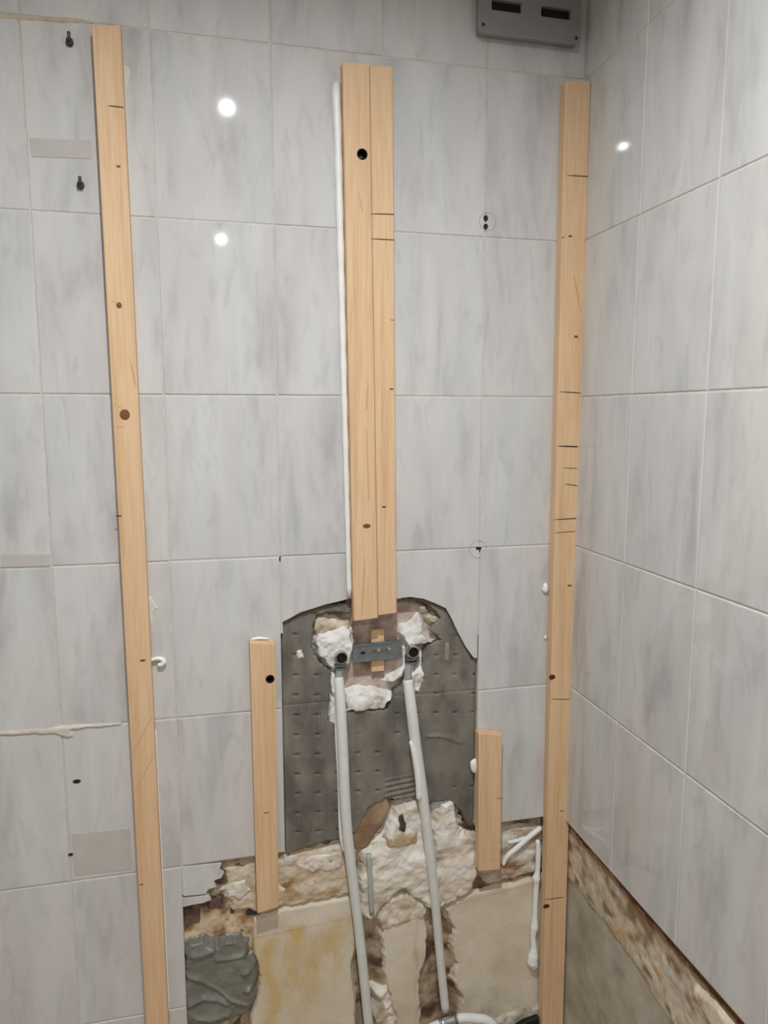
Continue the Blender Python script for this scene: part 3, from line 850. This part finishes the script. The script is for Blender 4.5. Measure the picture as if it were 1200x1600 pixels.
# cover with four real slots
def rounded_rect(x0, x1, z0, z1, r, n=5):
    out = []
    for cx, cz, a0 in ((x1 - r, z1 - r, 0), (x0 + r, z1 - r, 90), (x0 + r, z0 + r, 180), (x1 - r, z0 + r, 270)):
        for k in range(n + 1):
            a = math.radians(a0 + 90 * k / n)
            out.append((cx + r * math.cos(a), cz + r * math.sin(a)))
    return out
vv, ff = prism_xz(rounded_rect(bx0, bx1, bz0, bz1, 0.008), -bd, -bd + 0.008)
vv, ff = bevelled(vv, ff, 0.0025, 3, lambda e: all(abs(q.co.y + bd) < 1e-6 for q in e.verts))
cover = obj('cover', vv, ff, M['panel_grey'], panel)
cutters = []
for i in (1, 3):
    for j in (1, 3):
        cv, cf = prism_xz(rounded_rect(cols[i], cols[i + 1], rows[j], rows[j + 1], 0.002, 3), -bd - 0.01, -bd + 0.02)
        cutters.append(obj('cutter', cv, cf, M['black']))
for cobj in cutters:
    bmc = bmesh.new(); bmc.from_mesh(cobj.data); bmesh.ops.recalc_face_normals(bmc, faces=bmc.faces); bmc.to_mesh(cobj.data); bmc.free()
    md = cover.modifiers.new('b', 'BOOLEAN'); md.object = cobj; md.operation = 'DIFFERENCE'; md.solver = 'EXACT'
bpy.context.view_layer.update()
nm = bpy.data.meshes.new_from_object(cover.evaluated_get(bpy.context.evaluated_depsgraph_get()))
cover.modifiers.clear(); cover.data = nm
for cobj in cutters:
    bpy.data.objects.remove(cobj)
for i in (1, 3):
    for j in (1, 3):
        v, f = box_vf(cols[i] - .003, cols[i + 1] + .003, -bd + .0082, -bd + .012, rows[j] - .003, rows[j + 1] + .003)
        tag(obj('slot', v, f, M['black'], panel), 'black slot opening')
for sx, sz in ((bx0 + 0.009, bz0 + 0.014), (bx1 - 0.007, bz0 + 0.011), (bx0 + 0.009, bz1 - 0.012), (bx1 - 0.008, bz1 - 0.012)):
    v, f = lathe_y(sx, sz, [(0.0032, -bd + .0005), (0.0032, -bd - 0.0006), (0.0016, -bd - 0.001), (0.0014, -bd - 0.0002)], 14)
    obj('screw', v, f, M['dark_metal'], panel, smooth=False)

# ------------------------------------------------------------------ timber battens
BT = 0.024
def batten(label, px_corners, base_z=None, back=-0.001, group=None, th=BT, lone=True):
    """front-face corners TL, TR, BR, BL in the photo -> real board th thick, fixed to the tiles"""
    tl, tr, br, bl = [W(p[0], p[1], -th) for p in px_corners]
    if base_z is not None:
        k = lambda a, b: (b[0] - a[0]) / (b[2] - a[2])
        bl = np.array([bl[0] + (base_z - bl[2]) * k(tl, bl), 0, base_z])
        br = np.array([br[0] + (base_z - br[2]) * k(tr, br), 0, base_z])
    v = [(bl[0], -th, bl[2]), (br[0], -th, br[2]), (br[0], back, br[2]), (bl[0], back, bl[2]),
         (tl[0], -th, tl[2]), (tr[0], -th, tr[2]), (tr[0], back, tr[2]), (tl[0], back, tl[2])]
    f = box_vf(0, 1, 0, 1, 0, 1)[1]
    v, f = bevelled(v, f, 0.0016, 2)
    root = empty('wooden_batten', ((bl[0] + br[0]) / 2, -th / 2, min(bl[2], br[2])))
    tag(root, label, 'batten', group)
    board = obj('board', v, f, M['pine'], root)
    return root, board

def knot(root, px, rx, rz, m=None, th=BT):
    c = W(px[0], px[1], -th)
    v, f = lathe_y(c[0], c[2], [(1.0, -th + 0.0002), (0.75, -th - 0.0003), (0.3, -th - 0.0004)], 14, rx, rz)
    obj('knot', v, f, m or M['knot'], root)

def pencil(root, p0, p1, w=0.0011, th=BT, m=None):
    a, b = W(p0[0], p0[1], -th), W(p1[0], p1[1], -th)
    P = [a + (b - a) * t for t in np.linspace(0, 1, 5)]
    v, f = tube(P, w, 6, rads=[w * 0.4, w * 0.9, w, w, w * 0.9])
    v = [(q[0], -th - 0.00005 + (q[1] + th) * 0.35, q[2]) for q in v]
    obj('pencil_mark' if m is None else 'grain_streak', v, f, m or M['pencil'], root)

bL, boardL = batten('long pine batten on the tiles beside the two metal wall hooks', [(143, 40), (188, 38), (263, 1600), (228, 1600)], 0.0)
bCl, boardCl = batten('pine lath with a black screw hole, doubled up above the pipe cavity', [(535, 96), (577.6, 99), (590.6, 966), (553, 971)])
bCr, boardCr = batten('pine lath with two pencil lines, doubled up above the pipe cavity', [(578, 102), (614, 103), (620, 958), (591, 962)])
bR, boardR = batten('long pine batten with many pencil lines in the corner of the room', [(884, 126), (923, 126), (880, 1600), (848, 1600)], 0.0)
bSl, boardSl = batten('short pine batten between the long hook-side batten and the grey adhesive', [(390, 1004), (430, 1006), (436, 1418), (402, 1428)])
bSr, boardSr = batten('shortest pine batten, between the grey adhesive and the corner batten', [(748, 1146), (785, 1148), (782, 1359), (748, 1362)])

for px, rx, rz, m in (((186, 477), .0052, .0058, 'knot'), ((195, 648), .0095, .0105, 'knot'), ((185, 260), .004, .0022, 'knot'), ((186, 806), .006, .0013, 'knot_dark'), ((223, 1032), .006, .0025, 'knot'), ((221, 1382), .005, .0012, 'knot')):
    knot(bL, px, rx, rz, M[m])
pencil(bL, (168, 165), (193, 168))
for a, b in (((177, 630), (190, 638)), ((175, 470), (186, 474)), ((180, 668), (196, 666)), ((206, 570), (213, 605)), ((203, 560), (210, 600)), ((205, 1180), (238, 1120)), ((210, 1240), (240, 1180))):
    pencil(bL, a, b, 0.0008, m=M['grain'])
for px, rx, rz in (((573, 822), .0085, .005), ((573, 821), .004, .0022)):
    knot(bCl, px, rx, rz, M['knot'] if rx > .005 else M['knot_dark'])
for a, b in (((575, 600), (572, 640)), ((573, 670), (576, 780)), ((570, 870), (566, 960)), ((560, 300), (566, 330))):
    pencil(bCl, a, b, 0.0014, m=M['grain'])
for px, rx, rz in (((612, 608), .005, .0018), ((600, 792), .005, .0022), ((613, 500), .004, .0008)):
    knot(bCr, px, rx, rz)
for a, b in (((579, 334), (616, 335)), ((579, 373), (616, 375))):
    pencil(bCr, a, b)
for px, rx, rz, m in (((863, 1058), .0075, .006, 'knot_dark'), ((854, 1416), .008, .0055, 'knot_dark'), ((891, 369), .005, .0024, 'knot'), ((880, 371), .0025, .0014, 'knot'), ((900, 526), .0055, .0026, 'knot'), ((890, 915), .006, .0022, 'knot'), ((878, 1267), .006, .0012, 'knot')):
    knot(bR, px, rx, rz, M[m])
for a, b, w in (((886, 274), (921, 276), .0011), ((874, 612), (907, 614), .0011), ((871, 697), (903, 698), .0016), ((880, 731), (902, 732), .0008), ((882, 756), (902, 759), .001), ((866, 812), (900, 810), .0012), ((865, 833), (899, 830), .0008), ((861, 1092), (891, 1093), .0008), ((851, 1406), (880, 1402), .0009)):
    pencil(bR, a, b, w)
for a, b in (((896, 430), (908, 490)), ((897, 430), (905, 470))):
    pencil(bR, a, b, 0.001, m=M['grain'])
knot(bSl, (416, 1270), .006, .0012)
pencil(bSr, (752, 1346), (780, 1343), 0.0006, m=M['grain'])
pencil(bSr, (775, 1248), (786, 1247), 0.0006)
# bored screw holes
for root, board, px, r in ((bCl, boardCl, (566, 241), 0.0088), (bSl, boardSl, (422, 1061), 0.0075)):
    c = W(px[0], px[1], -BT)
    cut_hole(board, c[0], c[2], r, -BT - 0.01, -0.006)
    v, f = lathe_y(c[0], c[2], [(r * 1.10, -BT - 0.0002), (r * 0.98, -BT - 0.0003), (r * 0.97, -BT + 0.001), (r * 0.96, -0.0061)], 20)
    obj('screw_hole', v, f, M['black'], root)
    v, f = lathe_y(c[0], c[2], [(r * 0.6, -0.0062), (r * 0.6, -0.0085), (r * 0.25, -0.0092)], 12)
    obj('screw', v, f, M['dark_metal'], root)

# ------------------------------------------------------------------ white sealant squeezed out beside the battens
def bead(px_pts, rads, y, label, name='sealant_bead', cat='sealant', group=None, seg=6, yy=None):
    P = spline([W(p[0], p[1], y if yy is None else yy[i]) for i, p in enumerate(px_pts)], seg)
    r = np.interp(np.linspace(0, 1, len(P)), np.linspace(0, 1, len(rads)), rads)
    rr = np.random.RandomState(len(P))
    r = r * (1 + 0.08 * (rr.rand(len(P)) - 0.5))
    r[0] *= 0.45; r[-1] *= 0.45
    v, f = tube(P, 0, 12, rads=r)
    return tag(obj(name, v, f, M['sealant'], smooth=True), label, cat, group)
zz = np.linspace(2.045, 1.115, 48)
P = [(-0.4756 + (2.0722 - z) * 0.01549 - r, -0.006, z) for z, r in zip(zz, np.interp(zz, [1.115, 1.5, 1.97, 2.02, 2.045], [0.0046, 0.0060, 0.0074, 0.0090, 0.0075]))]
rr = np.interp(zz, [1.115, 1.5, 1.97, 2.02, 2.045], [0.0046, 0.0060, 0.0074, 0.0090, 0.0060]) * (1 + 0.07 * np.sin(zz * 90))
v, f = tube(P, 0, 12, rads=rr)
tag(obj('sealant_bead', v, f, M['sealant'], smooth=True), 'long white sealant bead squeezed out along the doubled laths', 'sealant')
bead([(840, 1312), (841, 1330), (840, 1360), (838, 1372), (838, 1384), (837, 1400), (836, 1430), (835, 1448), (833, 1462), (834, 1480), (833, 1493), (832, 1503), (836, 1510)],
     [0.005, 0.006, 0.0055, 0.009, 0.006, 0.006, 0.006, 0.009, 0.006, 0.007, 0.011, 0.012, 0.008], 0.004, 'dripping white sealant bead beside the foot of the corner batten')
bead([(786, 1352), (792, 1338), (806, 1326), (826, 1308), (846, 1292)], [0.004, 0.005, 0.006, 0.006, 0.006], 0.010, 'slanting white sealant streak between shortest batten and corner batten')
bead([(793, 1316), (806, 1314), (822, 1308)], [0.003, 0.004, 0.003], 0.012, 'small level white sealant streak below the tiles near the corner batten')
def blob(px, rx, ry, rz, label, y=-0.002, seed=1, group=None):
    c = W(px[0], px[1], y)
    bm = bmesh.new()
    bmesh.ops.create_icosphere(bm, subdivisions=3, radius=1.0)
    rr = random.Random(seed)
    ph = [rr.uniform(0, 6) for _ in range(4)]
    for q in bm.verts:
        k = 1 + 0.10 * math.sin(3 * q.co.x + ph[0]) + 0.10 * math.sin(4 * q.co.z + ph[1])
        q.co = Vector((c[0] + q.co.x * rx * k, c[1] + q.co.y * ry, c[2] + q.co.z * rz * k))
    bm.verts.index_update()
    v = [tuple(q.co) for q in bm.verts]
    f = [[a.index for a in fc.verts] for fc in bm.faces]
    bm.free()
    return tag(obj('sealant_blob', v, f, M['sealant'], smooth=True), label, 'sealant', group)
blob((741, 1196), 0.009, 0.006, 0.016, 'round white sealant blob beside the shortest batten', -0.004, 2)
blob((852, 919), 0.007, 0.006, 0.010, 'larger white sealant blob on the tiles beside the corner batten', -0.004, 3)
blob((852, 996), 0.003, 0.003, 0.004, 'tiny white sealant speck on the tiles beside the corner batten', -0.002, 4)
bead([(232, 1034), (240, 1030), (250, 1029), (256, 1033), (253, 1038), (246, 1039)], [0.003, 0.0036, 0.0042, 0.005, 0.0045, 0.003], -0.006, 'hooked white sealant curl beside the long hook-side batten', seg=5)
sm = patch('sealant_smear', [(230, 928), (238, 934), (248, 950), (240, 960), (238, 978), (233, 980)], 0.0003, 0.0022, 0.004, [(0, (214, 212, 204)), (1, (230, 228, 222))], 331, None, step=0.0016, amp=0.0006, wob=0.002)
tag(sm, 'thin white sealant smear on the tiles beside the long hook-side batten', 'sealant')
bead([(392, 999), (404, 997), (420, 998)], [0.002, 0.003, 0.002], -0.006, 'thin white sealant line on top of the short batten')
bead([(242, 1140), (245, 1200), (250, 1300), (254, 1380), (259, 1480), (264, 1590)], [0.0028, 0.0022, 0.0022, 0.002, 0.0022, 0.0026], -0.0012, 'hair-thin white sealant line down the long hook-side batten', seg=5)

# ------------------------------------------------------------------ wall hooks
def hook(px, label):
    c = W(px[0], px[1])
    root = empty('wall_hook', (c[0], 0, c[2] - 0.006))
    tag(root, label, 'hook')
    v, f = lathe_y(c[0], c[2], [(0.0062, -0.0004), (0.0062, -0.0016), (0.0045, -0.0026), (0.003, -0.0026)], 16)
    obj('plug_hole_disc', v, f, M['dark_metal'], root)
    P = spline([(c[0], -0.0008, c[2]), (c[0], -0.008, c[2]), (c[0] + 0.001, -0.012, c[2] + 0.002), (c[0] + 0.001, -0.0125, c[2] + 0.011)], 5)
    v, f = tube(P, 0.0026, 10)
    obj('shank', v, f, M['dark_metal'], root, smooth=True)
    v, f = bevelled(*box_vf(c[0] - 0.0045, c[0] + 0.0055, -0.008, -0.005, c[2] - 0.0055, c[2] + 0.0045), 0.001, 1)
    obj('nut', v, f, M['dark_metal'], root)
hook((109, 67), 'dark metal hook on the tiles below the beige adhesive smear')
hook((126, 290), 'dark metal hook on the tiles below the dull residue rectangle')

# ------------------------------------------------------------------ pipes, bracket and fittings
def pipe(label, sock, pts, ys, rads, seg=6):
    s = W(sock[0], sock[1], -0.002)
    P = spline([W(p[0], p[1], y) for p, y in zip(pts, ys)], seg)
    P[:, 2] = np.maximum(P[:, 2], 0.0)
    root = empty('water_pipe', (P[-1][0], P[-1][1], P[-1][2]))
    tag(root, label, 'pipe', None)
    r = np.interp(np.linspace(0, 1, len(P)), np.linspace(0, 1, len(rads)), rads)
    v, f = tube(P, 0, 16, rads=r)
    obj('tube', v, f, M['pipe'], root, smooth=True)
    # wall elbow: body, threaded socket facing the room, collar on the pipe
    E_ = [W(pts[0][0], pts[0][1], ys[0]) + np.array([0, 0, -0.004]), np.array([s[0], 0.024, s[2] - 0.016]), np.array([s[0], 0.026, s[2]])]
    v, f = tube(spline(E_, 5), 0.0105, 14)
    obj('elbow', v, f, M['chrome'], root, smooth=True)
    v, f = lathe_y(s[0], s[2], [(0.0125, 0.016), (0.0130, -0.006), (0.0122, -0.008), (0.0102, -0.008), (0.0098, 0.015)], 24)
    sk = obj('socket', v, f, M['chrome'], root, smooth=False)
    v, f = lathe_y(s[0], s[2], [(0.0100, -0.0074), (0.0092, -0.0070), (0.0088, -0.0030)], 20)
    obj('socket_bore', v, f, M['black'], sk)
    for k, dz in enumerate((0.018, 0.026)):
        v, f = tube([(s[0], 0.012, s[2] - dz - 0.002), (s[0], 0.012, s[2] - dz + 0.002)], 0.0128, 16)
        obj('collar', v, f, M['steel'], root)
    return root
pipe('grey-white water pipe beside the yellow-stained plaster, running down to the floor', (533, 1027), [(529, 1058), (532, 1100), (536, 1180), (540, 1270), (547, 1340), (557, 1420), (566, 1500), (575, 1590), (583, 1680), (590, 1740)],
     [0.014, 0.002, -0.004, -0.006, -0.006, -0.004, -0.002, 0.0, 0.0, 0.0], [0.0098, 0.0108, 0.0112, 0.0108, 0.010, 0.010, 0.0098, 0.0098])
p2 = pipe('grey-white water pipe ending at the white hose arch', (645, 1018), [(637, 1062), (643, 1110), (650, 1170), (660, 1240), (669, 1310), (676, 1370), (682, 1430), (688, 1500), (696, 1578)],
     [0.014, 0.0, -0.004, -0.006, -0.006, -0.004, -0.002, 0.0, 0.0], [0.0105, 0.0115, 0.0118, 0.0110, 0.0105, 0.0095, 0.0092, 0.0092])
# plaster clinging to the pipes
bead([(641, 1158), (646, 1172), (650, 1190), (654, 1215), (655, 1250)], [0.003, 0.006, 0.007, 0.008, 0.006], -0.012, 'white plaster crust clinging along the pipe to the hose arch', 'plaster_crust', 'plaster')
bead([(527, 1075), (526, 1140), (530, 1220), (533, 1300), (538, 1330)], [0.003, 0.004, 0.004, 0.005, 0.004], 0.004, 'white plaster line clinging along the pipe beside stained plaster', 'plaster_crust', 'plaster')
v, f = tube(spline([W(576, 1335, 0.002), W(578, 1370, 0.0), W(581, 1428, 0.004)], 5), 0.0055, 12)
tag(obj('tube_stub', v, f, M['pipe_pale'], smooth=True), 'thin pale tube stub set in white plaster between the pipes', 'tube')

# galvanised bracket between the two sockets
a, b = W(553, 1021, 0.008), W(626, 1013, 0.008)
ang = math.atan2(b[2] - a[2], b[0] - a[0])
cx, czz = (a[0] + b[0]) / 2, (a[2] + b[2]) / 2
root = empty('mounting_bracket', (cx, 0.01, czz - 0.016))
tag(root, 'galvanised metal mounting bracket between the two pipe sockets', 'bracket')
Lh, Hh = np.hypot(b[0] - a[0], b[2] - a[2]) / 2 + 0.003, 0.0165
def rot(x, z):
    return (cx + x * math.cos(ang) - z * math.sin(ang), czz + x * math.sin(ang) + z * math.cos(ang))
v, f = prism_xz([rot(*q) for q in ((-Lh, -Hh), (Lh, -Hh), (Lh, Hh), (-Lh, Hh))], 0.006, 0.0085)
plate = obj('plate', v, f, M['steel'], root)
for s in (-1, 1):
    v, f = prism_xz([rot(*q) for q in ((-Lh, s * Hh - 0.0016), (Lh, s * Hh - 0.0016), (Lh, s * Hh + 0.0016), (-Lh, s * Hh + 0.0016))], 0.0035, 0.0085)
    obj('flange', v, f, M['steel'], root)
for qx, w in ((-0.030, 0.005), (0.0, 0.012), (0.022, 0.008)):
    v, f = prism_xz([rot(qx + x, z) for x, z in rounded_rect(-w, w, -0.003, 0.003, 0.0028, 4)], 0.0054, 0.007)
    tag(obj('slot', v, f, M['socket_dark'] if qx < -0.01 else M['grime'], root), 'dark slot in the bracket')
for qx in (0.002, 0.024):
    c = rot(qx, 0.001)
    v, f = lathe_y(c[0], c[1], [(0.0045, 0.0058), (0.004, 0.0035), (0.0015, 0.003)], 14)
    obj('screw', v, f, M['chrome'], root)
# little packing timber behind the bracket
tl, br = W(580, 984, 0.017), W(600, 1048, 0.017)
v, f = bevelled(*box_vf(tl[0], br[0], 0.015, 0.027, br[2], tl[2]), 0.001, 1)
tag(obj('wood_packer', v, f, M['pine']), 'small wooden packing strip behind the metal bracket', 'wood strip')

# white hose arch at the foot of the pipe, with its coupling
e = W(697, 1584, 0.0)
root = empty('hose_arch', (e[0], -0.02, 0.0))
tag(root, 'white plastic hose arch with metal coupling at the foot of the wall', 'hose')
P = spline([(e[0] - 0.10, -0.03, 0.0), (e[0] - 0.095, -0.028, 0.07), (e[0] - 0.065, -0.022, e[2] - 0.022), (e[0] + 0.0, -0.016, e[2] - 0.004), (e[0] + 0.055, -0.018, e[2] - 0.006), (e[0] + 0.105, -0.026, e[2] - 0.035), (e[0] + 0.13, -0.03, 0.0)], 10)
v, f = tube(P, 0.0095, 16)
obj('hose', v, f, M['white_pl'], root, smooth=True)
k = len(P) // 2
i0 = int(np.argmin(np.abs(P[:, 0] - (e[0] - 0.022)) + (P[:, 2] < 0.1)))
i1 = int(np.argmin(np.abs(P[:, 0] - (e[0] + 0.018)) + (P[:, 2] < 0.1)))
v, f = tube(P[i0:i1 + 1], 0.0112, 16)
obj('coupling', v, f, M['chrome'], root, smooth=True)
for i in (i0, i1):
    v, f = tube([P[i] - (P[i + 1] - P[i]) * 0.3, P[i] + (P[i + 1] - P[i]) * 0.3], 0.0125, 16)
    obj('ring', v, f, M['steel'], root)

# ------------------------------------------------------------------ crumbled mortar at the foot of the wall beside the corner batten
patch('crumbled_mortar', [(770, 1590), (800, 1578), (842, 1566), (880, 1560), (880, 1700), (770, 1700)], 0.018, 0.016, 0.012,
      [(0, (120, 108, 88)), (0.4, (170, 158, 136)), (0.7, (196, 188, 170)), (1, (220, 216, 204))], 411, wall_back, step=0.0022, amp=0.009, freq=34, wob=0.006)
c0, c1 = W(795, 1612, -0.01), W(842, 1588, -0.01)
v, f = prism_xz([(c0[0], c0[2] - 0.06), (c1[0], c1[2] - 0.07), (c1[0], c1[2]), ((c0[0] + c1[0]) / 2, c1[2] - 0.006), (c0[0], c0[2])], -0.014, 0.0)
v, f = bevelled(v, f, 0.003, 2)
obj('black_lump', v, f, M['lump_black'], wall_back)  # plain black lump at the foot of the wall
